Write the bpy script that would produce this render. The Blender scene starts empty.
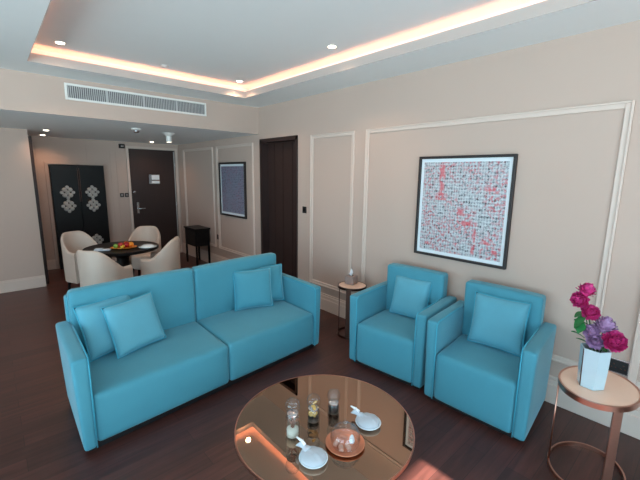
import bpy, bmesh, math, random
from math import sin, cos, pi, radians, sqrt
from mathutils import Vector, Matrix
random.seed(7)
S = bpy.context.scene
COL = S.collection

# ------------------------------------------------------------------ materials
def srgb(r, g, b):
    f = lambda c: (c/255/12.92) if c/255 <= .04045 else ((c/255+.055)/1.055)**2.4
    return (f(r), f(g), f(b), 1)

def mat(name, col, rough=.5, metal=0., var=.0, vscale=8., bump=0., bscale=60., sheen=0., emit=None, estr=0., coat=0., ior=None, stretch=None, spec=None, alpha=None):
    m = bpy.data.materials.new(name); m.use_nodes = True
    nt = m.node_tree; N = nt.nodes; L = nt.links
    b = N['Principled BSDF']
    b.inputs['Base Color'].default_value = col
    b.inputs['Roughness'].default_value = rough
    b.inputs['Metallic'].default_value = metal
    if sheen:
        b.inputs['Sheen Weight'].default_value = sheen
        b.inputs['Sheen Roughness'].default_value = .4
        b.inputs['Sheen Tint'].default_value = tuple(min(1, c*.6+.35) for c in col[:3])+(1,)
    if coat: b.inputs['Coat Weight'].default_value = coat; b.inputs['Coat Roughness'].default_value = .12
    if ior: b.inputs['IOR'].default_value = ior
    if spec is not None: b.inputs['Specular IOR Level'].default_value = spec
    if emit: b.inputs['Emission Color'].default_value = emit; b.inputs['Emission Strength'].default_value = estr
    tc = N.new('ShaderNodeTexCoord'); mp = N.new('ShaderNodeMapping'); L.new(tc.outputs['Object'], mp.inputs[0])
    if stretch: mp.inputs['Scale'].default_value = stretch
    if var:
        n = N.new('ShaderNodeTexNoise'); n.inputs['Scale'].default_value = vscale; n.inputs['Detail'].default_value = 5
        L.new(mp.outputs[0], n.inputs['Vector'])
        mx = N.new('ShaderNodeMix'); mx.data_type = 'RGBA'
        mx.inputs[6].default_value = tuple(max(0, c*(1-var)) for c in col[:3])+(1,)
        mx.inputs[7].default_value = tuple(min(1, c*(1+var)) for c in col[:3])+(1,)
        L.new(n.outputs['Fac'], mx.inputs[0]); L.new(mx.outputs[2], b.inputs['Base Color'])
    if bump:
        n = N.new('ShaderNodeTexNoise'); n.inputs['Scale'].default_value = bscale; n.inputs['Detail'].default_value = 3
        L.new(mp.outputs[0], n.inputs['Vector'])
        bp = N.new('ShaderNodeBump'); bp.inputs['Strength'].default_value = bump; bp.inputs['Distance'].default_value = .004
        L.new(n.outputs['Fac'], bp.inputs['Height']); L.new(bp.outputs[0], b.inputs['Normal'])
    return m

M = {}
M['wall'] = mat('wall_paint', srgb(192, 171, 159), .75, var=.03, vscale=1.5, bump=.05, bscale=300)
M['moulding'] = mat('moulding_paint', srgb(212, 195, 184), .5, var=.02)
M['ceiling'] = mat('ceiling_paint', srgb(236, 240, 240), .85, var=.01)
M['lip'] = mat('cove_lip_paint', srgb(188, 178, 172), .7, var=.02)
M['white'] = mat('white_enamel', srgb(232, 230, 226), .4, var=.02)
M['velvet'] = mat('turquoise_velvet', srgb(66, 142, 162), .8, var=.06, vscale=5, bump=.12, bscale=220, sheen=.75)
M['velvet_pale'] = mat('pale_turquoise_velvet', srgb(88, 158, 178), .8, var=.07, vscale=9, bump=.15, bscale=220, sheen=.35)
M['piping'] = mat('turquoise_piping', srgb(52, 158, 184), .6, var=.05, sheen=.3)
M['plinth'] = mat('black_plinth', srgb(22, 20, 22), .5, var=.05)
M['rosegold'] = mat('brushed_rose_gold', srgb(200, 150, 132), .28, 1., var=.08, vscale=30, stretch=(1, 1, 12))
M['bronze'] = mat('dark_bronze', srgb(92, 66, 58), .32, 1., var=.06, vscale=30)
M['chrome'] = mat('chrome', srgb(210, 210, 212), .15, 1., var=.02)
M['darkwood'] = mat('dark_wenge', srgb(44, 28, 26), .55, var=.25, vscale=14, stretch=(6, 6, .6), bump=.1)
M['leaf_wood'] = mat('wenge_door_leaf', srgb(52, 36, 33), .42, var=.3, vscale=10, stretch=(9, 9, .4), bump=.08)
M['black'] = mat('black_lacquer', srgb(12, 11, 12), .42, var=.1, spec=.25)
M['blackmatt'] = mat('black_plastic', srgb(22, 22, 23), .45, var=.1)
M['silver'] = mat('silver_leaf', srgb(178, 176, 172), .45, .5, var=.18, vscale=60)
M['cream'] = mat('cream_leather', srgb(200, 183, 170), .5, var=.04, vscale=6, bump=.06, bscale=120)
M['marble'] = mat('peach_marble', srgb(240, 202, 178), .22, var=.06, vscale=6, bump=0)
M['vase'] = mat('pale_blue_ceramic', srgb(184, 206, 216), .25, var=.03, vscale=6, coat=.4)
M['magenta'] = mat('magenta_petals', srgb(200, 52, 126), .6, var=.35, vscale=45)
M['lilac'] = mat('lilac_petals', srgb(178, 142, 184), .6, var=.3, vscale=45)
M['green'] = mat('leaf_green', srgb(38, 118, 62), .5, var=.35, vscale=30)
M['stem'] = mat('stem_green', srgb(62, 92, 52), .55, var=.2, vscale=30)
M['paperbox'] = mat('taupe_leather_box', srgb(142, 124, 118), .6, var=.08, vscale=30, bump=.1, bscale=150)
M['tissue'] = mat('tissue_paper', srgb(236, 238, 242), .8, var=.02)
M['napkin'] = mat('white_napkin', srgb(186, 196, 206), .8, var=.05, vscale=20, bump=.2, bscale=40)
M['china'] = mat('white_china', srgb(226, 236, 240), .18, var=.02, coat=.3)
M['copperplate'] = mat('copper_plate', srgb(214, 140, 108), .3, .6, var=.12, vscale=25)
M['sugar'] = mat('white_sugar', srgb(226, 228, 214), .9, var=.08, vscale=120, bump=.5, bscale=250)
M['cinnamon'] = mat('brown_stick', srgb(140, 96, 78), .7, var=.2, vscale=40)
M['cookie'] = mat('golden_biscuit', srgb(226, 184, 104), .8, var=.18, vscale=60, bump=.3, bscale=120)
M['coffee'] = mat('dark_beans', srgb(20, 17, 18), .6, var=.5, vscale=90, bump=.8, bscale=120)
M['red'] = mat('red_fruit_skin', srgb(170, 28, 30), .3, var=.25, vscale=12)
M['orange'] = mat('orange_fruit_skin', srgb(232, 140, 36), .4, var=.1, vscale=20, bump=.2)
M['yellow'] = mat('yellow_fruit_skin', srgb(228, 196, 72), .4, var=.1, vscale=12)
M['lime'] = mat('green_fruit_skin', srgb(120, 160, 60), .35, var=.2, vscale=12)
M['plum'] = mat('plum_skin', srgb(70, 22, 40), .3, var=.2, vscale=12)
M['grille_dark'] = mat('grille_dark', srgb(96, 96, 98), .6, var=.2)
M['grille'] = mat('grille_blades', srgb(190, 190, 190), .4, .2, var=.08)
M['mat_board'] = mat('mat_board', srgb(224, 234, 240), .7, var=.01)
M['frame_wood'] = mat('dark_picture_frame', srgb(34, 26, 26), .5, var=.2, stretch=(1, 8, 1))
M['sweet'] = mat('wrapped_sweet_foil', srgb(224, 178, 160), .35, .3, var=.1, vscale=40)
M['lamp'] = mat('lit_lamp_disc', srgb(255, 240, 215), .5, emit=(1, .86, .66, 1), estr=14)
M['led'] = mat('cove_led', srgb(255, 190, 140), .5, emit=(1, .34, .17, 1), estr=19)

# coffee table top: bronze-tinted mirror glass
M['bronzemirror'] = mat('bronze_mirror_glass', srgb(172, 142, 122), .012, 1.)
# glass for jars, dome
def glass(name, tint=(1, 1, 1, 1), ior=1.35, lo=.04):
    m = bpy.data.materials.new(name); m.use_nodes = True
    nt = m.node_tree; N = nt.nodes; L = nt.links
    for n in list(N):
        if n.type == 'BSDF_PRINCIPLED': N.remove(n)
    out = N['Material Output']
    t = N.new('ShaderNodeBsdfTransparent'); t.inputs[0].default_value = tint
    g = N.new('ShaderNodeBsdfGlossy'); g.inputs['Roughness'].default_value = .04
    lw = N.new('ShaderNodeLayerWeight'); lw.inputs[0].default_value = .5
    pw = N.new('ShaderNodeMath'); pw.operation = 'POWER'; pw.inputs[1].default_value = 2.4; L.new(lw.outputs['Facing'], pw.inputs[0])
    rr = N.new('ShaderNodeMapRange'); rr.inputs[1].default_value = 0; rr.inputs[2].default_value = 1
    rr.inputs[3].default_value = lo; rr.inputs[4].default_value = .55
    L.new(pw.outputs[0], rr.inputs[0])
    mx = N.new('ShaderNodeMixShader'); L.new(rr.outputs[0], mx.inputs[0])
    L.new(t.outputs[0], mx.inputs[1]); L.new(g.outputs[0], mx.inputs[2]); L.new(mx.outputs[0], out.inputs[0])
    return m
M['glass'] = glass('clear_glass', (.95, .96, .97, 1), lo=.05)
M['pane'] = glass('window_glass', (.97, .98, .98, 1), lo=.02)

def floor_mat():
    m = bpy.data.materials.new('dark_red_wood_floor'); m.use_nodes = True
    nt = m.node_tree; N = nt.nodes; L = nt.links; b = N['Principled BSDF']
    tc = N.new('ShaderNodeTexCoord')
    br = N.new('ShaderNodeTexBrick'); br.offset = .37
    br.inputs['Scale'].default_value = 1; br.inputs['Brick Width'].default_value = 1.3; br.inputs['Row Height'].default_value = .13
    br.inputs['Mortar Size'].default_value = .0015; br.inputs['Mortar Smooth'].default_value = .3; br.inputs['Bias'].default_value = 0
    br.inputs['Color1'].default_value = srgb(64, 36, 32); br.inputs['Color2'].default_value = srgb(84, 48, 42); br.inputs['Mortar'].default_value = srgb(30, 18, 18)
    L.new(tc.outputs['Object'], br.inputs['Vector'])
    mp = N.new('ShaderNodeMapping'); mp.inputs['Scale'].default_value = (1.2, 14, 1); L.new(tc.outputs['Object'], mp.inputs[0])
    n = N.new('ShaderNodeTexNoise'); n.inputs['Scale'].default_value = 2.2; n.inputs['Detail'].default_value = 8; n.inputs['Distortion'].default_value = .6
    L.new(mp.outputs[0], n.inputs['Vector'])
    cr = N.new('ShaderNodeMapRange'); cr.inputs[1].default_value = .3; cr.inputs[2].default_value = .7; cr.inputs[3].default_value = .62; cr.inputs[4].default_value = 1.3
    L.new(n.outputs['Fac'], cr.inputs[0])
    vm = N.new('ShaderNodeVectorMath'); vm.operation = 'SCALE'
    L.new(br.outputs['Color'], vm.inputs[0]); L.new(cr.outputs[0], vm.inputs['Scale']); L.new(vm.outputs[0], b.inputs['Base Color'])
    b.inputs['Roughness'].default_value = .32
    rm = N.new('ShaderNodeMapRange'); rm.inputs[3].default_value = .26; rm.inputs[4].default_value = .42
    L.new(n.outputs['Fac'], rm.inputs[0]); L.new(rm.outputs[0], b.inputs['Roughness'])
    bp = N.new('ShaderNodeBump'); bp.inputs['Strength'].default_value = .12; bp.inputs['Distance'].default_value = .003
    L.new(n.outputs['Fac'], bp.inputs['Height']); L.new(bp.outputs[0], b.inputs['Normal'])
    return m
M['floor'] = floor_mat()

def art_mat(name, seed, blue=0.):
    # dense grid of small strokes in grey and black with red passages on pale paper; object x,y of the print plane = width,height
    m = bpy.data.materials.new(name); m.use_nodes = True
    nt = m.node_tree; N = nt.nodes; L = nt.links; b = N['Principled BSDF']
    b.inputs['Roughness'].default_value = .45
    tc = N.new('ShaderNodeTexCoord')
    def mapping(sc, off):
        mp = N.new('ShaderNodeMapping'); mp.inputs['Scale'].default_value = sc; mp.inputs['Location'].default_value = off
        L.new(tc.outputs['Object'], mp.inputs[0]); return mp.outputs[0]
    def noise(vec, s, d=2):
        n = N.new('ShaderNodeTexNoise'); n.inputs['Scale'].default_value = s; n.inputs['Detail'].default_value = d
        L.new(vec, n.inputs['Vector']); return n.outputs['Fac']
    def rng(v, a, c, lo=0, hi=1):
        r = N.new('ShaderNodeMapRange'); r.inputs[1].default_value = a; r.inputs[2].default_value = c
        r.inputs[3].default_value = lo; r.inputs[4].default_value = hi; L.new(v, r.inputs[0]); return r.outputs[0]
    def mth(op, a, c=None, val=None):
        n = N.new('ShaderNodeMath'); n.operation = op; L.new(a, n.inputs[0])
        if c is not None: L.new(c, n.inputs[1])
        if val is not None: n.inputs[1].default_value = val
        return n.outputs[0]
    def mix(f, a, c):
        n = N.new('ShaderNodeMix'); n.data_type = 'RGBA'; L.new(f, n.inputs[0])
        if isinstance(a, tuple): n.inputs[6].default_value = a
        else: L.new(a, n.inputs[6])
        if isinstance(c, tuple): n.inputs[7].default_value = c
        else: L.new(c, n.inputs[7])
        return n.outputs[2]
    v = rng(noise(mapping((150, 40, 1), (seed, 1, 0)), 1, 3), .44, .52)       # vertical strokes
    h = rng(noise(mapping((40, 150, 1), (seed, 7, 0)), 1, 3), .44, .52)       # horizontal strokes
    sxy = N.new('ShaderNodeSeparateXYZ'); L.new(tc.outputs['Object'], sxy.inputs[0])
    def lines(o_, fr): return rng(mth('SINE', mth('MULTIPLY', o_, None, fr)), -.9, -.2, .5, 1)
    strokes = mth('MULTIPLY', mth('MAXIMUM', v, h), mth('MULTIPLY', lines(sxy.outputs[1], 225), lines(sxy.outputs[0], 265)))
    dark = rng(noise(mapping((30, 34, 1), (3, seed, 0)), 1, 3), .50, .64)
    darks = mth('MULTIPLY', strokes, dark)
    red_big = rng(noise(mapping((6, 4, 1), (seed*2, 3, 0)), 1, 4), .36, .60)
    red_sm = rng(noise(mapping((40, 40, 1), (9, seed, 0)), 1, 2), .47, .60)
    reds = mth('MULTIPLY', mth('MULTIPLY', red_big, red_sm), None, .6)
    col = mix(mth('MULTIPLY', strokes, None, .72), srgb(212, 220, 224) if not blue else srgb(150, 156, 172), srgb(112, 124, 136) if not blue else srgb(84, 92, 112))
    col = mix(darks, col, srgb(34, 36, 46))
    col = mix(reds, col, srgb(206, 60, 74) if not blue else srgb(150, 90, 112))
    if not blue:
        # a red cascade near the upper left and short red bars
        sx = N.new('ShaderNodeSeparateXYZ'); L.new(tc.outputs['Object'], sx.inputs[0])
        def blob(cx, cy, rx, ry, thr=.5, dens=.38):
            ax = mth('ABSOLUTE', mth('ADD', sx.outputs[0], None, -cx)); ay = mth('ABSOLUTE', mth('ADD', sx.outputs[1], None, -cy))
            fx = rng(ax, rx*.5, rx, 1, 0); fy = rng(ay, ry*.8, ry, 1, 0)
            return mth('MULTIPLY', mth('MULTIPLY', fx, fy), rng(noise(mapping((34, 22, 1), (cx, cy, 0)), 1, 2), dens, dens+.14))
        for (cx, cy, rx, ry) in ((-.19, .25, .035, .15), (-.19, .10, .07, .035), (.25, .18, .07, .018), (.09, -.12, .09, .02), (.14, -.27, .02, .12), (.25, -.25, .05, .03), (-.34, -.17, .04, .015), (-.30, -.34, .03, .015), (-.02, -.32, .03, .02), (.32, -.33, .03, .015), (0.0, -.02, .04, .02)):
            col = mix(mth('MULTIPLY', blob(cx, cy, rx, ry), None, .7), col, srgb(212, 70, 82))
    else:
        col = mix(mth('MULTIPLY', strokes, None, .25), col, srgb(96, 110, 150))
    L.new(col, b.inputs['Base Color'])
    return m
M['art'] = art_mat('abstract_print', 3.3)
M['art2'] = art_mat('abstract_print_blue', 8.1, 1.)

# ------------------------------------------------------------------ mesh helpers
def link(name, bm, m, parent=None, smooth=False, loc=None, rot=None, angle=None):
    me = bpy.data.meshes.new(name); bmesh.ops.recalc_face_normals(bm, faces=bm.faces[:]) ; bm.to_mesh(me); bm.free()
    ms = m if isinstance(m, (list, tuple)) else [m]
    for q in ms: me.materials.append(q)
    if smooth:
        for p in me.polygons: p.use_smooth = True
        if angle:
            me.set_sharp_from_angle(angle=radians(angle))
    o = bpy.data.objects.new(name, me); COL.objects.link(o)
    if parent: o.parent = parent
    if loc: o.location = loc
    if rot: o.rotation_euler = rot
    return o
def tag(o, label=None, cat=None, group=None, kind=None):
    if label: o['label'] = label
    if cat: o['category'] = cat
    if group: o['group'] = group
    if kind: o['kind'] = kind
    return o
def thing(name, label, cat, loc=(0, 0, 0), rz=0., group=None, rot=None):
    o = bpy.data.objects.new(name, None); COL.objects.link(o); o.empty_display_size = .05
    o.location = loc; o.rotation_euler = rot or (0, 0, rz)
    return tag(o, label, cat, group)
def copy_tree(o, parent=None):
    c = o.copy(); COL.objects.link(c)
    if parent: c.parent = parent
    for ch in list(o.children): copy_tree(ch, c)
    return c
def box(bm, lo, hi, bev=0., seg=2):
    r = bmesh.ops.create_cube(bm, size=1)
    vs = r['verts']
    for v in vs:
        v.co = Vector([(lo[i]+hi[i])/2 + v.co[i]*(hi[i]-lo[i]) for i in range(3)])
    if bev:
        es = list({e for v in vs for e in v.link_edges})
        bmesh.ops.bevel(bm, geom=es, offset=bev, segments=seg, profile=.5, affect='EDGES')
    return bm
def bx(lo, hi, bev=0., seg=2): return box(bmesh.new(), lo, hi, bev, seg)
def rbox(bm, lo, hi, r=.02, bulge=(0, 0, 0), n=8, arc=3, wrinkle=0.):
    """soft upholstered block: rounded corners and gently crowned faces"""
    c = [(lo[i]+hi[i])/2 for i in range(3)]; h = [(hi[i]-lo[i])/2 for i in range(3)]
    def ticks(hh):
        t = [-hh + r*(1-cos(pi/2*k/arc)) for k in range(arc)]
        t += [-hh+r + (2*hh-2*r)*k/n for k in range(n+1)]
        t += [hh - r*(1-cos(pi/2*k/arc)) for k in range(arc-1, -1, -1)]
        return t
    T = [ticks(x) for x in h]
    new = []
    for ax in range(3):
        a, b = (ax+1) % 3, (ax+2) % 3
        for sg in (-1, 1):
            g = []
            for ta in T[a]:
                row = []
                for tb in T[b]:
                    q = [0, 0, 0]; q[ax] = sg*h[ax]; q[a] = ta; q[b] = tb
                    inner = [max(-h[i]+r, min(h[i]-r, q[i])) for i in range(3)]
                    d = Vector([q[i]-inner[i] for i in range(3)])
                    if d.length > 1e-9: d = d.normalized()*r
                    p = Vector(inner)+d
                    for i in range(3):
                        j, k = (i+1) % 3, (i+2) % 3
                        w = max(0, 1-(p[j]/h[j])**2)*max(0, 1-(p[k]/h[k])**2)
                        p[i] += bulge[i]*(p[i]/h[i])*w
                    row.append(bm.verts.new(p+Vector(c)))
                g.append(row); new += row
            for i in range(len(g)-1):
                for j in range(len(g[0])-1):
                    bm.faces.new((g[i][j], g[i+1][j], g[i+1][j+1], g[i][j+1]))
    bmesh.ops.remove_doubles(bm, verts=new, dist=1e-5)
    return bm
def tube(bm, pts, r, n=8, closed=False, caps=True):
    pts = [Vector(p) for p in pts]; m = len(pts); rings = []
    rr = r if isinstance(r, (list, tuple)) else [r]*m
    up = None
    for i, p in enumerate(pts):
        if closed: d = (pts[(i+1) % m]-pts[i-1])
        else: d = (pts[min(i+1, m-1)]-pts[max(i-1, 0)])
        d.normalize()
        if up is None: up = Vector((0, 0, 1)) if abs(d.z) < .9 else Vector((1, 0, 0))
        a = d.cross(up)
        if a.length < 1e-6: a = d.cross(Vector((0, 1, 0)))
        a.normalize(); b = a.cross(d); b.normalize(); up = b
        rings.append([bm.verts.new(p+a*cos(2*pi*k/n)*rr[i]+b*sin(2*pi*k/n)*rr[i]) for k in range(n)])
    for i in range(m if closed else m-1):
        A, B = rings[i], rings[(i+1) % m]
        for k in range(n): bm.faces.new((A[k], A[(k+1) % n], B[(k+1) % n], B[k]))
    if caps and not closed: bm.faces.new(rings[0][::-1]); bm.faces.new(rings[-1])
    return bm
def lathe(bm, prof, n=32, c=(0, 0), sx=1., sy=1., closed=False):
    rings = []
    for (r, z) in prof:
        if r < 1e-6: rings.append([bm.verts.new((c[0], c[1], z))])
        else: rings.append([bm.verts.new((c[0]+r*sx*cos(2*pi*k/n), c[1]+r*sy*sin(2*pi*k/n), z)) for k in range(n)])
    R = list(zip(rings[:-1], rings[1:]))
    if closed: R.append((rings[-1], rings[0]))
    for A, B in R:
        for k in range(n):
            k2 = (k+1) % n
            if len(A) == 1 and len(B) == 1: continue
            if len(A) == 1: bm.faces.new((A[0], B[k], B[k2]))
            elif len(B) == 1: bm.faces.new((A[k], B[0], A[k2]))
            else: bm.faces.new((A[k], B[k], B[k2], A[k2]))
    return bm
def L_(prof, **k): return lathe(bmesh.new(), prof, **k)
def struct(name, bm, m, smooth=False): return tag(link(name, bm, m, smooth=smooth), kind='structure')

# ------------------------------------------------------------------ room
XR, YS, H, HS, YB = 3.045, 4.725, 2.648, 2.277, 7.80
XC, YC, XL, YN = 2.555, 4.254, .38, -.75          # cove opening
ZU = 2.80                                           # upper ceiling
XW, YW = -3.2, -2.60                                # window side walls
YLW = 6.675                                         # short wall beside the dining area

struct('floor', bx((XW-.1, YW-.1, -.1), (XR+.1, YB+.1, 0)), M['floor'])

def wall_with_holes(bm, axis, pos, thick, a0, a1, z0, z1, holes):
    """axis 'x': plane x=pos spanning y a0..a1; 'y': plane y=pos spanning x a0..a1; thick is signed, away from the room"""
    As = sorted({a0, a1}|{h[0] for h in holes}|{h[1] for h in holes}); Zs = sorted({z0, z1}|{h[2] for h in holes}|{h[3] for h in holes})
    for i in range(len(As)-1):
        for j in range(len(Zs)-1):
            ca, cz = (As[i]+As[i+1])/2, (Zs[j]+Zs[j+1])/2
            if any(h[0] < ca < h[1] and h[2] < cz < h[3] for h in holes): continue
            p0, p1 = sorted((pos, pos+thick))
            if axis == 'x': box(bm, (p0, As[i], Zs[j]), (p1, As[i+1], Zs[j+1]))
            else: box(bm, (As[i], p0, Zs[j]), (As[i+1], p1, Zs[j+1]))
    return bm
# right wall with the dark doorway recess
DY0, DY1, DZ = 3.80, 4.674, 2.20
struct('wall_right', wall_with_holes(bmesh.new(), 'x', XR, .2, YW-.1, YB+.1, 0, ZU+.05, [(DY0, DY1, 0, DZ)]), M['wall'])
# entry wall with door hole
EX0, EX1, EZ = 2.085, 2.975, 2.155
struct('wall_back', wall_with_holes(bmesh.new(), 'y', YB, .2, XW-.1, XR+.2, 0, ZU+.05, [(EX0, EX1, 0, EZ)]), M['wall'])
struct('wall_left', bx((XW, YLW, 0), (.505, YLW+.14, HS)), M['wall'])
# window walls behind and to the left of the camera
WINN = [(-2.6, -.2, .06, 2.30), (-.05, 1.80, .06, 2.30)]
WINW = [(-1.9, .6, .06, 2.35), (.9, 3.4, .06, 2.35)]
struct('wall_near', wall_with_holes(bmesh.new(), 'y', YW, -.2, XW-.2, XR+.2, 0, ZU+.05, WINN), M['wall'])
struct('wall_window_side', wall_with_holes(bmesh.new(), 'x', XW, -.2, YW-.2, YB+.1, 0, ZU+.05, WINW), M['wall'])
# ceilings
bm = bmesh.new()
box(bm, (XW, YW, ZU), (XR, YS, ZU+.05))
struct('ceiling', bm, M['ceiling'])
RB = .15  # recess depth behind the lip
bm = bmesh.new()
zc = H+.022
box(bm, (XW, YW, H), (XL, YS, zc)); box(bm, (XC, YW, H), (XR, YS, zc))
box(bm, (XL, YC, H), (XC, YS, zc)); box(bm, (XL, YW, H), (XC, YN, zc))
struct('ceiling', bm, M['ceiling'])
bm = bmesh.new()   # recess side walls
box(bm, (XC+RB, YN-RB, zc), (XC+RB+.02, YC+RB+.02, ZU)); box(bm, (XL-RB, YC+RB, zc), (XC+RB, YC+RB+.02, ZU))
box(bm, (XL-RB-.02, YN-RB, zc), (XL-RB, YC+RB+.02, ZU)); box(bm, (XL-RB, YN-RB-.02, zc), (XC+RB+.02, YN-RB, ZU))
struct('trim_1', bm, M['ceiling'])
bm = bmesh.new()   # lip
lt = .018; zl = 2.724; li = .003
box(bm, (XC, YN-lt, zc), (XC+lt, YC+lt, zl)); box(bm, (XL-lt, YC, zc), (XC, YC+lt, zl))
box(bm, (XL-lt, YN-lt, zc), (XL, YC, zl)); box(bm, (XL, YN-lt, zc), (XC, YN, zl))
box(bm, (XC-li, YN, H), (XC, YC, zl)); box(bm, (XL, YC-li, H), (XC-li, YC, zl))
box(bm, (XL, YN, H), (XL+li, YC-li, zl)); box(bm, (XL+li, YN, H), (XC-li, YN+li, zl))
struct('trim_2', bm, M['lip'])
bm = bmesh.new()   # led strips lying on the ledge behind the lip
box(bm, (XC+.05, YN, zc), (XC+.065, YC+.05, zc+.006)); box(bm, (XL-.05, YC+.05, zc), (XC+.065, YC+.065, zc+.006))
box(bm, (XL-.065, YN, zc), (XL-.05, YC+.05, zc+.006))
tag(link('trim_3', bm, M['led']), kind='structure')
# dining soffit
bm = bmesh.new()
box(bm, (XW, YS, HS), (XR, YB, HS+.05)); box(bm, (XW, YS, HS+.05), (XR, YS+.08, ZU))
struct('ceiling', bm, [M['ceiling']])
# soffit face painted as wall: separate panel skin
struct('wall_soffit', bx((XW, YS-.006, HS), (XR, YS, H)), M['wall'])

# mouldings on the walls (picture-frame panels), one mesh per panel
def frame_panel_x(y0, y1, z0, z1, w=.045, d=.014):
    bm = bmesh.new()
    for (a, b, c, e) in ((y0, y0+w, z0, z1), (y1-w, y1, z0, z1), (y0+w, y1-w, z0, z0+w), (y0+w, y1-w, z1-w, z1)):
        box(bm, (XR-d, a, c), (XR, b, e), .004, 1)
        # raised bead
    g = w*.3
    for (a, b, c, e) in ((y0, y0+g, z0, z1), (y1-g, y1, z0, z1), (y0+g, y1-g, z0, z0+g), (y0+g, y1-g, z1-g, z1)):
        box(bm, (XR-d-.010, a, c), (XR-d+.001, b, e), .003, 1)
    return bm
k = 4
for (a, b, c, e) in ((6.20, 7.50, .36, 2.165), (4.865, 6.06, .36, 2.165), (2.80, 3.53, .31, 2.18), (.455, 2.636, .345, 2.18), (-2.4, .27, .345, 2.18)):
    struct('trim_%d' % k, frame_panel_x(a, b, c, e), M['moulding']); k += 1
def bb_profile_x(y0, y1):
    bm = bmesh.new()
    box(bm, (XR-.016, y0, 0), (XR, y1, .19), .002, 1); box(bm, (XR-.024, y0, 0), (XR-.015, y1, .15), .003, 1); box(bm, (XR-.010, y0, .19), (XR, y1, .215), .003, 1)
    return bm
struct('baseboard_right', bb_profile_x(YW, DY0-.06), M['moulding'])
struct('baseboard_right', bb_profile_x(DY1+.06, YB), M['moulding'])
def bb_y(x0, x1, y):
    bm = bmesh.new(); box(bm, (x0, y-.016, 0), (x1, y, .15), .002, 1); box(bm, (x0, y-.010, .15), (x1, y, .172), .003, 1); return bm
struct('baseboard_left', bb_y(XW, .505, YLW), M['moulding'])
struct('baseboard_back', bb_y(.4, .79, YB), M['moulding'])
struct('baseboard_back', bb_y(1.70, EX0-.06, YB), M['moulding'])
# dark sliding-door edge beyond the short wall
struct('trim_%d' % k, bx((.505, 6.80, 0), (.555, 6.88, 2.20), .003, 1), M['darkwood']); k += 1
# entry wall: flat panel battens
bm = bmesh.new()
for (x0, x1, z0, z1) in ((.66, .675, .2, 2.2), (1.76, 1.775, .2, 2.12), (1.39, 1.40, 1.9, 2.2), (1.86, 1.872, .2, 2.12), (1.40, 1.86, 2.10, 2.112)):
    box(bm, (x0, YB-.006, z0), (x1, YB, z1))
box(bm, (.76, YB-.03, 0), (.80, YB, 1.87)); box(bm, (1.635, YB-.03, 0), (1.675, YB, 1.87)); box(bm, (.80, YB-.03, 1.83), (1.635, YB, 1.87))
struct('trim_%d' % k, bm, M['wall']); k += 1
# entry door
def casing_y(x0, x1, z1, w, y, d):
    bm = bmesh.new(); box(bm, (x0-w, y-d, 0), (x0, y, z1+w), .003, 1); box(bm, (x1, y-d, 0), (x1+w, y, z1+w), .003, 1); box(bm, (x0, y-d, z1), (x1, y, z1+w), .003, 1); return bm
struct('trim_%d' % k, casing_y(EX0, EX1, EZ, .045, YB, .02), M['moulding']); k += 1
d1 = tag(link('door_1', bx((EX0, YB+.02, .005), (EX1, YB+.065, EZ), .003, 1), M['leaf_wood']), kind='structure')
struct('wall_corridor', bx((EX0-.1, YB+.2, 0), (EX1+.1, YB+.25, 2.4)), M['wall'])
sg = link('door_sign', bx((2.437, YB+.012, 1.477), (2.645, YB+.021, 1.667), .003, 1), M['chrome'], d1); sg['label'] = 'silver-framed evacuation notice'
bm = bmesh.new(); box(bm, (2.487, YB+.009, 1.565), (2.635, YB+.013, 1.655)); box(bm, (2.487, YB+.009, 1.49), (2.635, YB+.013, 1.535))
link('notice_sheet', bm, M['mat_board'], sg)
bm = bmesh.new(); box(bm, (2.17, YB+.008, .90), (2.215, YB+.02, 1.12), .004, 1)
tube(bm, [(2.192, YB+.012, 1.0), (2.192, YB-.045, 1.0), (2.21, YB-.05, 1.0), (2.31, YB-.05, .998)], .010, 10)
link('door_handle', bm, M['chrome'], d1, smooth=True, angle=40)
bm = lathe(bmesh.new(), [(0, 0), (.022, 0), (.022, .01), (.012, .014), (0, .014)], 16); bmesh.ops.rotate(bm, verts=bm.verts, matrix=Matrix.Rotation(radians(90), 3, 'X')); bmesh.ops.translate(bm, verts=bm.verts, vec=(2.15, YB+.02, 1.32))
link('door_latch', bm, M['chrome'], d1)
for hz in (.3, 1.05, 1.85):
    bm = bmesh.new(); tube(bm, [(EX1-.006, YB+.012, hz-.05), (EX1-.006, YB+.012, hz+.05)], .008, 8)
    link('hinge', bm, M['chrome'], d1, smooth=True)
bm = bmesh.new(); box(bm, (EX1-.028, YB+.006, .02), (EX1-.012, YB+.02, EZ-.02)); link('edge_seal', bm, M['grille'], d1)
# dark doorway on the right wall: casing, recessed leaf
bm = bmesh.new()
w = .055
box(bm, (XR-.02, DY0-.0, 0), (XR+.14, DY0+.035, DZ)); box(bm, (XR-.02, DY1-w, 0), (XR+.14, DY1, DZ)); box(bm, (XR-.02, DY0, DZ-.05), (XR+.14, DY1, DZ))
struct('trim_%d' % k, bm, M['darkwood']); k += 1
d2 = tag(link('door_2', bx((XR+.09, DY0+.035, .005), (XR+.135, DY1-w, DZ-.05), .002, 1), M['leaf_wood']), kind='structure')
bm = bmesh.new()
for yy in (4.02, 4.24, 4.44): box(bm, (XR+.084, yy, .02), (XR+.0905, yy+.012, DZ-.07))
link('door_groove', bm, M['darkwood'], d2)
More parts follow.
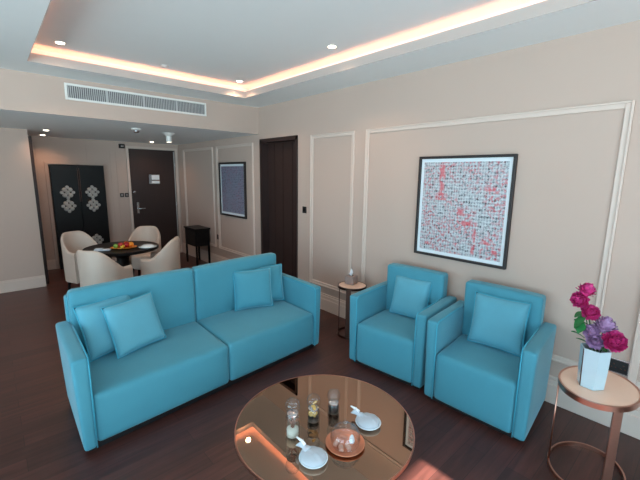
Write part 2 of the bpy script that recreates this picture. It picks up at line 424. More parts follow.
# windows: frames and panes
def window(name, axis, pos, hs):
    for (a0, a1, z0, z1) in hs:
        bm = bmesh.new(); g = bmesh.new(); w = .05; t = .06
        mid = (a0+a1)/2
        for (p, q, r_, s) in ((a0, a0+w, z0, z1), (a1-w*.4, a1, z0, z1), (a0+w, a1-w*.4, z0, z0+w), (a0+w, a1-w*.4, z1-w*.4, z1), (mid-w/2, mid+w/2, z0+w, z1-w*.4)):
            if axis == 'y': box(bm, (p, pos-t, r_), (q, pos, s))
            else: box(bm, (pos-t, p, r_), (pos, q, s))
        if axis == 'y': box(g, (a0+.01, pos-t/2-.004, z0+.01), (a1-.01, pos-t/2+.004, z1-.01))
        else: box(g, (pos-t/2-.004, a0+.01, z0+.01), (pos-t/2+.004, a1-.01, z1-.01))
        global wn
        o = tag(link('window_%d' % wn, bm, M['white']), kind='structure'); wn += 1
        link('window_pane', g, M['pane'], o)
wn = 1
window('n', 'y', YW-.08, WINN); window('w', 'x', XW-.08, WINW)

# ------------------------------------------------------------------ ceiling fittings
def downlight(x, y, z, label, lit=True, r=.045):
    t = thing('downlight', label, 'downlight', (x, y, z), 0, 'recessed ceiling downlights')
    link('trim_ring', L_([(r*.72, -.001), (r, -.001), (r*1.02, -.003), (r*.95, -.005), (r*.72, -.003)], n=24, closed=True), M['white'], t, smooth=True, angle=40)
    link('lamp_disc', L_([(0, -.009), (r*.5, -.0085), (r*.73, -.006), (r*.73, -.0005), (0, -.0005)], n=24), M['lamp'] if lit else M['white'], t)
    return t
DL = [(.606, 4.043, ZU, 'round downlight at the left far corner of the raised ceiling'),
      (2.392, 4.11, ZU, 'round downlight at the far right corner of the raised ceiling'),
      (2.355, 2.469, ZU, 'round downlight by the glowing right edge, halfway along the raised ceiling'),
      (.708, 6.56, HS, 'downlight in the low dining ceiling, nearer of the pair by the short left wall'),
      (.753, 7.45, HS, 'far smaller downlight in the low ceiling in front of the black tall cabinet'),
      (2.396, 7.38, HS, 'downlight in the low ceiling in front of the entry door')]
for d in DL: downlight(*d)
# sprinkler rose (unlit)
t = thing('sprinkler', 'small unlit white sprinkler disc between the two far ceiling downlights', 'sprinkler', (1.514, 4.10, ZU))
link('cover_plate', L_([(0, -.012), (.02, -.012), (.036, -.004), (.036, -.0005), (0, -.0005)], n=20), M['white'], t, smooth=True, angle=40)
link('nozzle', L_([(0, -.016), (.010, -.016), (.010, -.012), (0, -.012)], n=12), M['white'], t)
# smoke detector and surface spot in dining ceiling
t = thing('smoke_detector', 'white domed smoke detector on the low dining ceiling', 'smoke detector', (1.55, 5.35, HS))
link('mounting_base', L_([(0, -.02), (.055, -.02), (.06, -.006), (.06, -.0005), (0, -.0005)], n=24), M['white'], t, smooth=True, angle=40)
link('sensor_dome', L_([(0, -.06), (.022, -.058), (.036, -.045), (.04, -.02), (0, -.02)], n=24), M['chrome'], t, smooth=True)
t = thing('surface_spotlight', 'white cylinder spotlight with flared base below the low dining ceiling', 'spotlight', (2.07, 5.62, HS))
link('flared_base', L_([(0, -.05), (.035, -.05), (.05, -.03), (.085, -.008), (.085, -.0005), (0, -.0005)], n=24), M['white'], t, smooth=True, angle=50)
link('cylinder_body', L_([(.04, -.13), (.04, -.045), (0, -.045), (0, -.12), (.033, -.12)], n=24, closed=True), M['white'], t, smooth=True, angle=40)
link('lamp_disc', L_([(0, -.127), (.034, -.127), (.034, -.121), (0, -.121)], n=20), M['lamp'], t)
# air-conditioning grille on the soffit face
t = thing('air_grille', 'long white air-conditioning grille with grey blades on the soffit face', 'vent', (1.471, YS-.006, 2.437))
vw, vh = .768, .165
bm = bmesh.new(); fw = .022
for (a, b, c, e) in ((-vw, -vw+fw, 0, vh), (vw-fw, vw, 0, vh), (-vw+fw, vw-fw, 0, fw), (-vw+fw, vw-fw, vh-fw, vh)):
    box(bm, (a, -.014, c), (b, 0, e), .003, 1)
link('grille_frame', bm, M['white'], t)
link('duct_back', bx((-vw+fw, -.002, fw), (vw-fw, 0, vh-fw)), M['grille_dark'], t)
bm = bmesh.new(); nb = 78
for i in range(nb):
    x = -vw+fw + (2*vw-2*fw)*(i+.5)/nb
    q = .012+.002*math.sin(i*1.7)
    box(bm, (x-.004, -q, fw), (x+.004, -.003, vh-fw))
for x in (-.38, 0, .38): box(bm, (x-.008, -.0135, fw), (x+.008, -.003, vh-fw))
link('blades', bm, M['grille'], t)

# ------------------------------------------------------------------ wall plates
def plate_x(name, y, z, w, h, label, cat, holes=0, rim=None):
    t = thing(name, label, cat, (XR, y, z))
    if rim: link('surround', bx((-.008, -w/2-.008, -h/2-.008), (0, w/2+.008, h/2+.008), .002, 1), rim, t); d = .012
    else: d = .010
    link('plate', bx((-d, -w/2, -h/2), (-.001, w/2, h/2), .002, 1), M['blackmatt'], t)
    if holes:
        for s in (-1, 1):
            bm = bmesh.new()
            for (dy, dz) in ((0, .014), (-.011, -.010), (.011, -.010)):
                box(bm, (-d-.0015, s*w/4+dy-.004, dz-.004), (-d+.0005, s*w/4+dy+.004, dz+.004))
            link('socket_face', bm, M['bronze'], t)
    else:
        link('rocker', bx((-d-.003, -w/4, -h/4), (-d+.001, w/4, h/4), .001, 1), M['black'], t)
plate_x('light_switch', 3.655, 1.25, .075, .085, 'black square light switch right of the dark doorway', 'switch')
plate_x('wall_socket', .325, .448, .10, .085, 'black double power socket behind the vase near floor', 'socket', 1, M['chrome'])
plate_x('wall_socket', 6.13, .56, .05, .09, 'small black socket between two wall panels beside black side cabinet', 'socket')
for (x, lb) in ((1.916, 'black square switch left of the entry door, farther from the door'), (2.0, 'black square switch left of the entry door, nearer to the door')):
    t = thing('light_switch', lb, 'switch', (x, YB, 1.27), 0, 'switches beside the entry door')
    link('plate', bx((-.034, -.010, -.038), (.034, -.001, .038), .002, 1), M['blackmatt'], t)
    link('rocker', bx((-.017, -.013, -.02), (.017, -.009, .02), .001, 1), M['chrome'], t)
t = thing('wall_sensor', 'small black box high on the wall left of the entry door', 'sensor', (1.975, YB, 2.19))
link('casing', bx((-.05, -.04, -.04), (.05, -.001, .04), .004, 1), M['blackmatt'], t)
link('lens', bx((-.02, -.044, -.015), (.03, -.039, .01), .001, 1), M['chrome'], t)

# ------------------------------------------------------------------ framed art
def picture(y0, y1, z0, z1, art, label, ft=.022, matw=.03):
    w, h = y1-y0, z1-z0
    t = thing('framed_print', label, 'picture', (XR, (y0+y1)/2, (z0+z1)/2))
    bm = bmesh.new(); D = .035
    for (a, b, c, e) in ((-w/2, -w/2+ft, -h/2, h/2), (w/2-ft, w/2, -h/2, h/2), (-w/2+ft, w/2-ft, -h/2, -h/2+ft), (-w/2+ft, w/2-ft, h/2-ft, h/2)):
        box(bm, (-D, a, c), (-.001, b, e), .003, 1)
    link('picture_frame', bm, M['frame_wood'], t)
    link('mount', bx((-.014, -w/2+ft, -h/2+ft), (-.002, w/2-ft, h/2-ft)), M['mat_board'], t)
    iw, ih = w/2-ft-matw, h/2-ft-matw
    bm = bx((-iw, -ih, 0), (iw, ih, .002))
    # print: local x runs to the viewer's right (world -y), local y up, local z out of the wall (world -x)
    o = link('print', bm, art, t)
    o.matrix_local = Matrix(((0, 0, -1, -.0142), (-1, 0, 0, 0), (0, 1, 0, 0), (0, 0, 0, 1)))
picture(1.105, 1.958, .967, 1.877, M['art'], 'large square dark-framed print in grey, black and red above the two armchairs')
picture(5.09, 5.955, .99, 1.888, M['art2'], 'square black-framed blue-grey print on the far dining wall', .03, .035)

# ------------------------------------------------------------------ sofa
SR = radians(4.4)
sofa = thing('sofa', 'long turquoise velvet two-cushion sofa with its back to the dining table', 'sofa', (1.280, 2.440, 0), SR)
W2 = 1.043; AW = .092; SD = -.06; SHEAR = .098
def splay(t, sh, taper, inner, w, top):
    # arms lean slightly outwards towards the top
    for c in t.children:
        for v in c.data.vertices:
            x, y, z = v.co
            if c.name.startswith('armrest') and abs(x) > inner: x -= math.copysign(taper*(1-z/top)*min(1, (abs(x)-inner)/(w-inner)), x)
            v.co.x = x+sh*y
link('plinth', bx((-W2+.05, .05, 0), (W2-.05, .70, .05)), M['plinth'], sofa)
for s in (-1, 1):
    x0, x1 = sorted((s*W2, s*(W2-AW)))
    link('armrest', rbox(bmesh.new(), (x0, 0, .035), (x1, .745, .632), .022, (.004, .003, .004)), M['velvet'], sofa, True)
    bm = bmesh.new(); xs = s*(W2-AW+.002)
    tube(bm, [(xs, -.001, .04), (xs, -.001, .30), (xs, .001, .61), (xs, .03, .631), (xs, .4, .635), (xs, .60, .632)], .0045, 6)
    link('armrest_piping', bm, M['piping'], sofa, True)
    a, b = sorted((0.0015*s, s*(W2-AW-.001)))
    link('seat_cushion', rbox(bmesh.new(), (a, .012, .045), (b, .68, .375), .035, (0, .012, .016), n=12), M['velvet'], sofa, True)
    a, b = sorted((0.0015*s, s*(W2-AW+.004)))
    bc = link('back_cushion', rbox(bmesh.new(), (a, .640, .30), (b, .75, .862), .032, (0, .014, .008), n=12), M['velvet'], sofa, True)
link('back_panel', rbox(bmesh.new(), (-W2+.07, .69, .04), (W2-.07, .77, .82), .02, (0, .004, 0)), M['velvet'], sofa, True)

splay(sofa, SHEAR, .025, W2-AW, W2, .63)

# ------------------------------------------------------------------ armchairs
def armchair(loc, rz, label, sh=0):
    t = thing('armchair', label, 'armchair', loc, rz, 'turquoise armchairs below the big print')
    w = .372; aw = .088
    link('plinth', bx((-w+.04, .04, 0), (w-.04, .60, .045)), M['plinth'], t)
    for s in (-1, 1):
        x0, x1 = sorted((s*w, s*(w-aw)))
        link('armrest', rbox(bmesh.new(), (x0, 0, .03), (x1, .63, .645), .020, (.003, .003, .004)), M['velvet'], t, True)
        bm = bmesh.new(); xs = s*(w-aw+.002)
        tube(bm, [(xs, -.001, .035), (xs, -.001, .3), (xs, .001, .62), (xs, .03, .644), (xs, .4, .648), (xs, .5, .646)], .0045, 6)
        link('armrest_piping', bm, M['piping'], t, True)
    link('seat_cushion', rbox(bmesh.new(), (-w+aw+.001, -.004, .035), (w-aw-.001, .53, .405), .035, (0, .010, .014), n=12), M['velvet'], t, True)
    link('back_cushion', rbox(bmesh.new(), (-w+aw-.002, .49, .30), (w-aw+.002, .615, .855), .026, (0, .010, .006), n=12), M['velvet'], t, True)
    splay(t, sh, .014, w-aw, w, .645)
    return t
armchair((2.345, 1.771, 0), radians(-83.9), 'turquoise velvet armchair nearest the small round side table', -.015)
armchair((2.350, 1.001, 0), radians(-88), 'turquoise velvet armchair nearest the flower vase', -.068)

# ------------------------------------------------------------------ throw pillows
def pillow_bm(sz, th, n=20, seed=0):
    rnd = random.Random(seed); bm = bmesh.new()
    ph = [rnd.uniform(0, 6) for _ in range(4)]
    def P(u, v, s):
        a, b = 2*u-1, 2*v-1
        px = a*sz/2*(1-.05*(1-b*b)*abs(a)**2); pz = b*sz/2*(1-.05*(1-a*a)*abs(b)**2)
        f = (max(0, 1-a**4)*max(0, 1-b**4))**.55
        f *= 1+.05*sin(3*a+ph[0])*cos(2.5*b+ph[1])
        return Vector((px, s*th/2*f, pz))
    G = {}
    for s in (-1, 1):
        for i in range(n+1):
            for j in range(n+1):
                if s == 1 and (i in (0, n) or j in (0, n)): G[s, i, j] = G[-1, i, j]; continue
                G[s, i, j] = bm.verts.new(P(i/n, j/n, s))
        for i in range(n):
            for j in range(n):
                bm.faces.new((G[s, i, j], G[s, i+1, j], G[s, i+1, j+1], G[s, i, j+1]))
    edge = [P(i/n, 0, 1) for i in range(n)]+[P(1, j/n, 1) for j in range(n)]+[P(1-i/n, 1, 1) for i in range(n)]+[P(0, 1-j/n, 1) for j in range(n)]
    return bm, edge
def pillow(bottom, rz, lean, label, sz=.42, th=.12, roll=0., m='velvet_pale', seed=0, group=None):
    """bottom = midpoint of the resting edge; rz = heading of the front (local -y); lean = backwards tilt"""
    R = Matrix.Rotation(rz, 4, 'Z') @ Matrix.Rotation(-lean, 4, 'X') @ Matrix.Rotation(roll, 4, 'Y')
    t = thing('throw_pillow', label, 'pillow', (0, 0, 0), 0, group)
    t.rotation_euler = R.to_euler(); t.location = Vector(bottom)
    bm, edge = pillow_bm(sz, th, seed=seed)
    bmesh.ops.translate(bm, verts=bm.verts, vec=(0, 0, sz/2)); edge = [e+Vector((0, 0, sz/2)) for e in edge]
    link('cover', bm, M[m], t, True)
    bm = bmesh.new(); tube(bm, edge, .005, 6, closed=True); link('piping', bm, M['piping'], t, True)
    return t
g = 'square pillows on the sofa'
ca, sa = cos(SR), sin(SR)
def SL(x, y, z):  # sofa local -> world
    o = sofa.location; return (o.x+x*ca-y*sa, o.y+x*sa+y*ca, z)
pillow(SL(-.64, .505, .390), SR+radians(8), radians(20), 'turquoise square pillow against the left end of the sofa back, behind another pillow', .40, .12, roll=radians(-3), seed=1, m='velvet_pale', group=g)
pillow(SL(-.50, .405, .392), SR+radians(10), radians(20), 'pale turquoise square pillow tilted in front of the pillow at the sofa left end', .385, .12, roll=radians(-3), seed=2, group=g)
pillow(SL(.80, .545, .390), SR-radians(20), radians(13), 'turquoise square pillow tucked against the right sofa arm, half hidden', .38, .11, seed=3, m='velvet', group=g)
pillow(SL(.60, .495, .390), SR-radians(22), radians(12), 'turquoise square pillow in front at the right end of the sofa', .385, .11, seed=4, m='velvet', group=g)
pillow((2.75, 1.82, .418), radians(-84), radians(14), 'pale turquoise pillow on the armchair nearest the small side table', .37, .11, roll=radians(0), seed=5)
pillow((2.73, 1.025, .416), radians(-86), radians(12), 'pale turquoise pillow on the armchair nearest the flower vase', .395, .11, roll=radians(0), seed=6)

# ------------------------------------------------------------------ coffee table
ct = thing('coffee_table', 'large round bronze-mirror coffee table with rose gold rim', 'coffee table', (1.24, 1.31, 0))
R0 = .484; TH = .36
link('table_top', L_([(0, TH), (R0-.006, TH), (R0-.006, TH-.012), (0, TH-.012)], n=96), M['bronzemirror'], ct, True, angle=30)
link('rim', L_([(R0-.0058, TH+.0015), (R0, TH+.001), (R0, TH-.016), (R0-.0058, TH-.016)], n=96, closed=True), M['rosegold'], ct, True, angle=40)
link('underframe', L_([(.0, TH-.013), (R0-.03, TH-.013), (R0-.03, TH-.03), (0, TH-.03)], n=64), M['bronze'], ct, True, angle=40)
for i in range(4):
    a = pi/4+i*pi/2
    bm = bmesh.new(); tube(bm, [(.30*cos(a), .30*sin(a), .02), (.36*cos(a), .36*sin(a), TH-.03)], .014, 12)
    link('leg', bm, M['rosegold'], ct, True, angle=40)
link('base_ring', L_([(.29, 0), (.33, 0), (.33, .02), (.29, .02)], n=64, closed=True), M['rosegold'], ct, True, angle=40)

def jar(x, y, hb, r, label, fill, fillh, mt):
    t = thing('glass_jar', label, 'jar', (x, y, TH+.0005), 0, 'ball-stoppered glass jars on the coffee table')
    link('jar_body', L_([(0, 0), (r*.96, 0), (r, .006), (r, hb-.02), (r*.86, hb-.006), (r*.8, hb), (r*.74, hb-.001), (r*.80, hb-.01), (r-.004, hb-.024), (r-.004, .008), (0, .008)], n=32), M['glass'], t, True, angle=50)
    link('metal_collar', L_([(r*.83, hb), (r*.80, hb+.006), (r*.55, hb+.012), (0, hb+.012), (0, hb+.0005)], n=28), M['chrome'], t, True, angle=40)
    br = r*1.06; c0 = hb+.010+br*.96
    pr = [(0, c0-br)]+[(br*sin(pi*i/14), c0-br*cos(pi*i/14)) for i in range(1, 14)]+[(0, c0+br)]
    link('ball_stopper', L_(pr, n=28), M['glass'], t, True)
    rr = r-.006
    if fill == 'sugar':
        link('filling', L_([(0, .009), (rr, .009), (rr, fillh), (rr*.6, fillh+.006), (0, fillh+.01)], n=28), M['sugar'], t, True)
        for (a, b) in ((.2, 2.4), (1.6, 3.9), (3.2, 5.6), (4.6, .9)):
            bm = bmesh.new(); tube(bm, [(rr*.4*cos(a), rr*.4*sin(a), fillh-.01), (rr*.75*cos(b), rr*.75*sin(b), hb-.026)], .0042, 8)
            link('stick', bm, M['cinnamon'], t, True)
    elif fill == 'cookie':
        link('filling', L_([(0, .009), (rr, .009), (rr, .028), (0, .030)], n=28), M['coffee'], t, True)
        for i in range(9):
            a = i*2.4; q = rr*.55 if i % 3 else 0
            bm = bmesh.new(); lathe(bm, [(0, -.006), (.012, -.005), (.0145, 0), (.012, .005), (0, .006)], 12)
            bmesh.ops.rotate(bm, verts=bm.verts, matrix=Matrix.Rotation(.9*sin(i*2.1), 3, 'X') @ Matrix.Rotation(.8*cos(i), 3, 'Y'))
            bmesh.ops.translate(bm, verts=bm.verts, vec=(q*cos(a), q*sin(a), .038+.0085*i))
            link('biscuit', bm, M['cookie'], t, True)
    else:
        link('filling', L_([(0, .009), (rr, .009), (rr, fillh), (0, fillh+.002)], n=28), M['coffee'], t, True)
    return t
jar(1.040, 1.338, .128, .037, 'tallest glass jar with white sugar and brown sticks, nearest the sofa end', 'sugar', .045, None)
jar(1.195, 1.352, .080, .036, 'middle glass jar holding golden biscuits', 'cookie', 0, None)
jar(1.328, 1.330, .065, .035, 'short glass jar filled with dark coffee beans beside the biscuit jar', 'coffee', .050, None)

# copper plate, dome, sweets
px, py = 1.203, 1.117
t = thing('copper_plate', 'round copper plate under a clear glass dome', 'plate', (px, py, TH+.0005))
link('plate_body', L_([(0, 0), (.080, 0), (.096, .008), (.100, .013), (.095, .013), (.080, .006), (0, .006)], n=48), M['copperplate'], t, True)
t = thing('glass_dome', 'clear glass dome with round knob over sweets on the copper plate', 'dome', (px, py, TH+.008))
link('cover_bell', L_([(.070, 0), (.077, .025), (.075, .052), (.062, .078), (.037, .094), (0, .099), (0, .096), (.036, .091), (.059, .076), (.072, .051), (.074, .025), (.067, 0)], n=40, closed=True), M['glass'], t, True)
link('knob', L_([(0, .098), (.006, .098), (.006, .105), (.013, .112), (.013, .118), (.006, .126), (0, .127)], n=20), M['glass'], t, True)
sw = [(-.040, .022, .3), (-.015, -.035, 1.2), (.022, .030, 2.0), (-.048, -.018, .9)]
for i, (a, b, r_) in enumerate(sw):
    bm = bmesh.new(); rbox(bm, (-.019, -.011, 0), (.019, .011, .015), .005, (0, 0, .002), n=2)
    o = link('wrapped_sweet', bm, M['sweet'] if i != 2 else M['copperplate'], None, True, (px+a, py+b, TH+.0075), (0, 0, r_))
    tag(o, 'small wrapped sweet under the glass dome on the copper plate', 'sweet', 'wrapped sweets under the dome')
bm = lathe(bmesh.new(), [(0, 0), (.012, 0), (.015, .01), (.012, .028), (.005, .042), (0, .045)], 16)
tag(link('pastry', bm, M['tissue'], None, True, (px+.028, py-.020, TH+.0075)), 'white cone-shaped sweet standing under the glass dome', 'sweet')

# napkin bundles on white dishes
def dish(x, y, rz, label1, label2):
    t = thing('white_dish', label1, 'dish', (x, y, TH+.0005), rz, 'white dishes on the coffee table')
    link('dish_body', L_([(0, 0), (.045, 0), (.066, .012), (.070, .018), (.066, .018), (.045, .006), (0, .006)], n=40), M['china'], t, True)
    t = thing('folded_napkin', label2, 'napkin', (x, y, TH+.0075), rz, 'folded napkins on the white dishes')
    # cloth bundle: soft pleated dome drawn together into a short neck that flares again
    bm = bmesh.new(); n = 48; prev = None
    prof = [(.030, 0), (.060, .002), (.0655, .010), (.062, .022), (.050, .033), (.032, .040), (.014, .043), (0, .0435)]
    for (rad, z) in prof:
        if rad == 0: ring = [bm.verts.new((0, -.003, z*.85))]
        else:
            ring = []
            for i in range(n):
                a_ = 2*pi*i/n; w = 1+.02*sin(7*a_+z*60)+.02*sin(3*a_+1)
                pull = max(0, sin(a_))**4*.010
                ring.append(bm.verts.new((rad*w*cos(a_), rad*w*sin(a_)*.95+pull, z*.85+.0022*sin(rad*cos(a_)*190+1)*(z/.04))))
        if prev:
            for i in range(n):
                if len(ring) == 1: bm.faces.new((prev[i], prev[(i+1) % n], ring[0]))
                else: bm.faces.new((prev[i], prev[(i+1) % n], ring[(i+1) % n], ring[i]))
        else: bm.faces.new(ring[::-1])
        prev = ring
    link('napkin_fold', bm, M['napkin'], t, True)
    bm = bmesh.new()
    tube(bm, [(0, .040, .022), (0, .056, .028), (-.002, .066, .034), (-.004, .080, .040), (-.006, .094, .048)], [.026, .021, .013, .018, .026], 12)
    for v in bm.verts: v.co.z = .022+(v.co.z-.022)*.7
    link('gathered_corner', bm, M['napkin'], t, True)
    bm = bmesh.new(); tube(bm, [(.0, .06, .042), (-.002, .085, .052), (-.010, .112, .060)], [.008, .007, .004], 8)
    link('folded_tip', bm, M['tissue'], t, True)
dish(1.012, 1.142, radians(2), 'white round dish with napkin nearest the camera, left of the copper plate', 'white napkin with gathered corner on the dish left of copper plate')
dish(1.405, 1.137, radians(8), 'white round dish with napkin right of the copper plate', 'white napkin with gathered corner on the dish right of copper plate')

# ------------------------------------------------------------------ side tables
def side_table(x, y, rx, ry, h, top_m, metal, label, bar_ang, bw, thick, rod_ang, base_shift=(0, 0)):
    t = thing('side_table', label, 'side table', (x, y, 0))
    link('table_top', L_([(0, h), (1-.012/rx, h), (1-.012/rx, h-thick+.004), (0, h-thick+.004)], n=64, sx=rx, sy=ry), top_m, t, True, angle=30)
    link('rim', L_([(1-.0125/rx, h+.002), (1, h+.002), (1, h-thick), (1-.0125/rx, h-thick)], n=64, sx=rx, sy=ry, closed=True), metal, t, True, angle=30)
    link('base_ring', L_([(1-.012/rx, .022), (1, .022), (1, 0), (1-.012/rx, 0)], n=64, sx=rx, sy=ry, closed=True), metal, t, True, angle=30)
    a = bar_ang
    px_, py_ = (rx-.009)*cos(a), (ry-.009)*sin(a)
    bm = bx((-.006, -bw/2, .01), (.006, bw/2, h-.01), .002, 1)
    bmesh.ops.rotate(bm, verts=bm.verts, matrix=Matrix.Rotation(a, 3, 'Z')); bmesh.ops.translate(bm, verts=bm.verts, vec=(px_, py_, 0))
    link('flat_upright', bm, metal, t)
    a = rod_ang; px_, py_ = (rx-.006)*cos(a), (ry-.006)*sin(a)
    bm = bmesh.new(); tube(bm, [(px_, py_, .01), (px_, py_, h-.01)], .005, 8); link('thin_upright', bm, metal, t, True)
    return t
side_table(2.447, .335, .234, .187, .55, M['marble'], M['rosegold'], 'oval side table with pale top and rose gold frame under the vase', radians(-138), .046, .028, radians(112))
side_table(2.775, 2.535, .155, .155, .55, M['marble'], M['bronze'], 'small round side table with dark bronze frame between sofa and armchair', radians(-152), .05, .022, radians(160))

# tissue box
t = thing('tissue_box', 'taupe square tissue box with white tissue on the small side table', 'tissue box', (2.80, 2.575, .5525), radians(12))
link('box_body', bx((-.052, -.052, 0), (.052, .052, .088), .005, 2), M['paperbox'], t)
link('slot', L_([(0, .088), (.022, .088), (.022, .0895), (0, .0895)], n=20), M['plinth'], t)
bm = bmesh.new(); prev = None
for k in range(7):
    z = .089+.012*k; w_ = [.012, .020, .026, .025, .019, .011, .002][k]
    ring = [bm.verts.new((w_*cos(a)*(1+.3*sin(3*a)), w_*.55*sin(a)+.004*sin(k*1.3), z+.006*cos(2*a))) for a in [2*pi*i/14 for i in range(14)]]
    if prev:
        for i in range(14): bm.faces.new((prev[i], prev[(i+1) % 14], ring[(i+1) % 14], ring[i]))
    prev = ring
link('tissue', bm, M['tissue'], t, True)

# ------------------------------------------------------------------ vase with flowers
VX, VY, VZ = 2.405, .365, .5525
vase = thing('vase', 'tall faceted pale blue ceramic vase on the oval side table', 'vase', (VX, VY, VZ), radians(25))
def hexa(r, z, tw=0): return [(r*cos(pi/3*i+tw), r*sin(pi/3*i+tw), z) for i in range(6)]
bm = bmesh.new(); prof = [(.064, 0), (.069, .10), (.072, .225), (.065, .225), (.062, .10), (.055, .012)]
rings = [[bm.verts.new(p) for p in hexa(r_, z)] for r_, z in prof]
for A, B in zip(rings[:-1], rings[1:]):
    for i in range(6): bm.faces.new((A[i], A[(i+1) % 6], B[(i+1) % 6], B[i]))
bm.faces.new(rings[0][::-1]); bm.faces.new(rings[-1])
link('vase_body', bm, M['vase'], vase)
bm = bmesh.new(); p0 = hexa(.0645, .004)[2]; p1 = hexa(.0725, .222)[2]
tube(bm, [p0, p1], .0028, 6); link('dark_line', bm, M['bronze'], vase)

def petal(bm, base, d, side, up, L, W, curl):
    # cupped petal grid 3x4
    rows = []
    for i in range(5):
        s = i/4; wd = W*sin(pi*min(1, .18+.72*s))*(1 if s < .9 else .8)
        c = base + d*(L*s) + up*(curl*s*s)
        rows.append([bm.verts.new(c+side*(wd*(j-1)/1*.5)+up*(.12*W*abs(j-1))) for j in range(3)])
    for A, B in zip(rows[:-1], rows[1:]):
        for j in range(2): bm.faces.new((A[j], A[j+1], B[j+1], B[j]))
def flower_head(c, R, axis, n, seed):
    rnd = random.Random(seed); bm = bmesh.new(); axis = Vector(axis).normalized()
    # solid heart
    r_ = bmesh.ops.create_icosphere(bm, subdivisions=2, radius=R*.55, matrix=Matrix.Translation(c))
    gold = pi*(3-sqrt(5)); q = axis.to_track_quat('Z', 'Y')
    for i in range(n):
        z = 1-1.55*(i+.5)/n; rr = sqrt(max(0, 1-z*z)); a = gold*i
        nrm = q @ Vector((rr*cos(a), rr*sin(a), z))
        tang = (axis-nrm*axis.dot(nrm))
        if tang.length < .05: tang = q @ Vector((cos(a), sin(a), 0)); 
        tang.normalize(); side = nrm.cross(tang).normalized()
        dirv = (nrm*.85+tang*.55).normalized(); upv = dirv.cross(side).normalized()
        if upv.dot(axis) < 0: upv = -upv
        petal(bm, Vector(c)+nrm*R*.42, dirv, side, upv, R*rnd.uniform(.52, .66), R*rnd.uniform(.42, .55), R*rnd.uniform(.0, .25))
    return bm
def leaf(bm, base, tip, w):
    base, tip = Vector(base), Vector(tip); d = tip-base; side = d.cross(Vector((0, 0, 1)))
    if side.length < 1e-4: side = Vector((1, 0, 0))
    side.normalize(); up = side.cross(d).normalized(); rows = []
    for i in range(7):
        s = i/6; wd = w*sin(pi*(.06+.92*s)); c = base+d*s+up*(.25*d.length*s*(1-s))
        rows.append([bm.verts.new(c+side*wd*(j-1)+up*(.2*w*abs(j-1))) for j in range(3)])
    for A, B in zip(rows[:-1], rows[1:]):
        for j in range(2): bm.faces.new((A[j], A[j+1], B[j+1], B[j]))
def flower(name, head, R, m, label, root, seed, ax=(-.5, -.3, .8), leaves=(), n=70):
    t = thing(name, label, 'flower', (VX, VY, VZ), 0, 'cut flowers in the pale blue vase')
    o = Vector((VX, VY, VZ)); hd = Vector(head)-o; rt = Vector(root)
    link('flower_head', flower_head(hd, R, ax, n, seed), M[m], t, True)
    mid = Vector((rt.x, rt.y, .205)); bm = bmesh.new()
    base = hd-Vector(ax).normalized()*R*.5
    tube(bm, [rt, mid, mid.lerp(base, .5)+Vector((0, 0, .015)), base], .003, 6); link('stem', bm, M['stem'], t, True)
    for (b0, b1, w_) in leaves:
        bm = bmesh.new(); leaf(bm, Vector(b0)-o, Vector(b1)-o, w_); link('leaf', bm, M['green'], t, True)
flower('peony', (2.43, .450, 1.075), .052, 'magenta', 'magenta flower at the very top of the bouquet', (.01, .01, .03), 1, (.1, -.3, 1), n=55)
flower('peony', (2.42, .468, 1.022), .052, 'magenta', 'magenta flower drooping just below the topmost one', (-.02, .02, .03), 2, (-.7, .3, .3),
       [((2.44, .44, .95), (2.41, .480, .915), .030)])
flower('peony', (2.42, .415, .962), .050, 'magenta', 'magenta flower in the middle of the bouquet', (0, .02, .03), 3, (-.7, -.3, .6),
       [((2.44, .42, .88), (2.39, .480, .905), .032), ((2.44, .42, .85), (2.38, .455, .865), .036), ((2.44, .43, .80), (2.39, .485, .835), .024), ((2.41, .425, .95), (2.37, .465, .865), .030), ((2.41, .44, .90), (2.36, .445, .845), .026)])
flower('peony', (2.41, .292, .838), .062, 'magenta', 'largest magenta flower low on the right of the bouquet', (.02, -.02, .03), 4, (-.7, -.4, .5), n=90)
flower('lilac_bloom', (2.44, .345, .893), .062, 'lilac', 'pale lilac flower beside the wall, upper of the lilac ones', (.01, -.01, .03), 5, (0, -.2, 1),
       [((2.44, .36, .79), (2.40, .33, .80), .022)])
flower('lilac_bloom', (2.41, .395, .860), .046, 'lilac', 'lilac flower left of centre in the bouquet', (-.02, .0, .03), 6, (-.8, .1, .5))
flower('lilac_bloom', (2.40, .370, .815), .048, 'lilac', 'lilac flower lowest of all, resting at the vase mouth', (-.015, -.01, .03), 7, (-.8, -.1, .4),
       [((2.43, .40, .775), (2.40, .46, .80), .016), ((2.43, .35, .775), (2.39, .315, .77), .018)])

# ------------------------------------------------------------------ dining group
TX, TY = 1.23, 5.21
dt = thing('dining_table', 'round dark glossy dining table behind the sofa', 'table', (TX, TY, 0))
link('table_top', L_([(0, .742), (.435, .742), (.44, .737), (.44, .710), (.43, .703), (0, .703)], n=72), M['black'], dt, True, angle=30)
link('pedestal', L_([(0, .04), (.09, .04), (.08, .08), (.075, .60), (.16, .69), (.16, .7035), (0, .7035)], n=32), M['black'], dt, True, angle=40)
link('foot_plate', L_([(0, 0), (.26, 0), (.26, .02), (.10, .045), (0, .045)], n=48), M['black'], dt, True, angle=40)

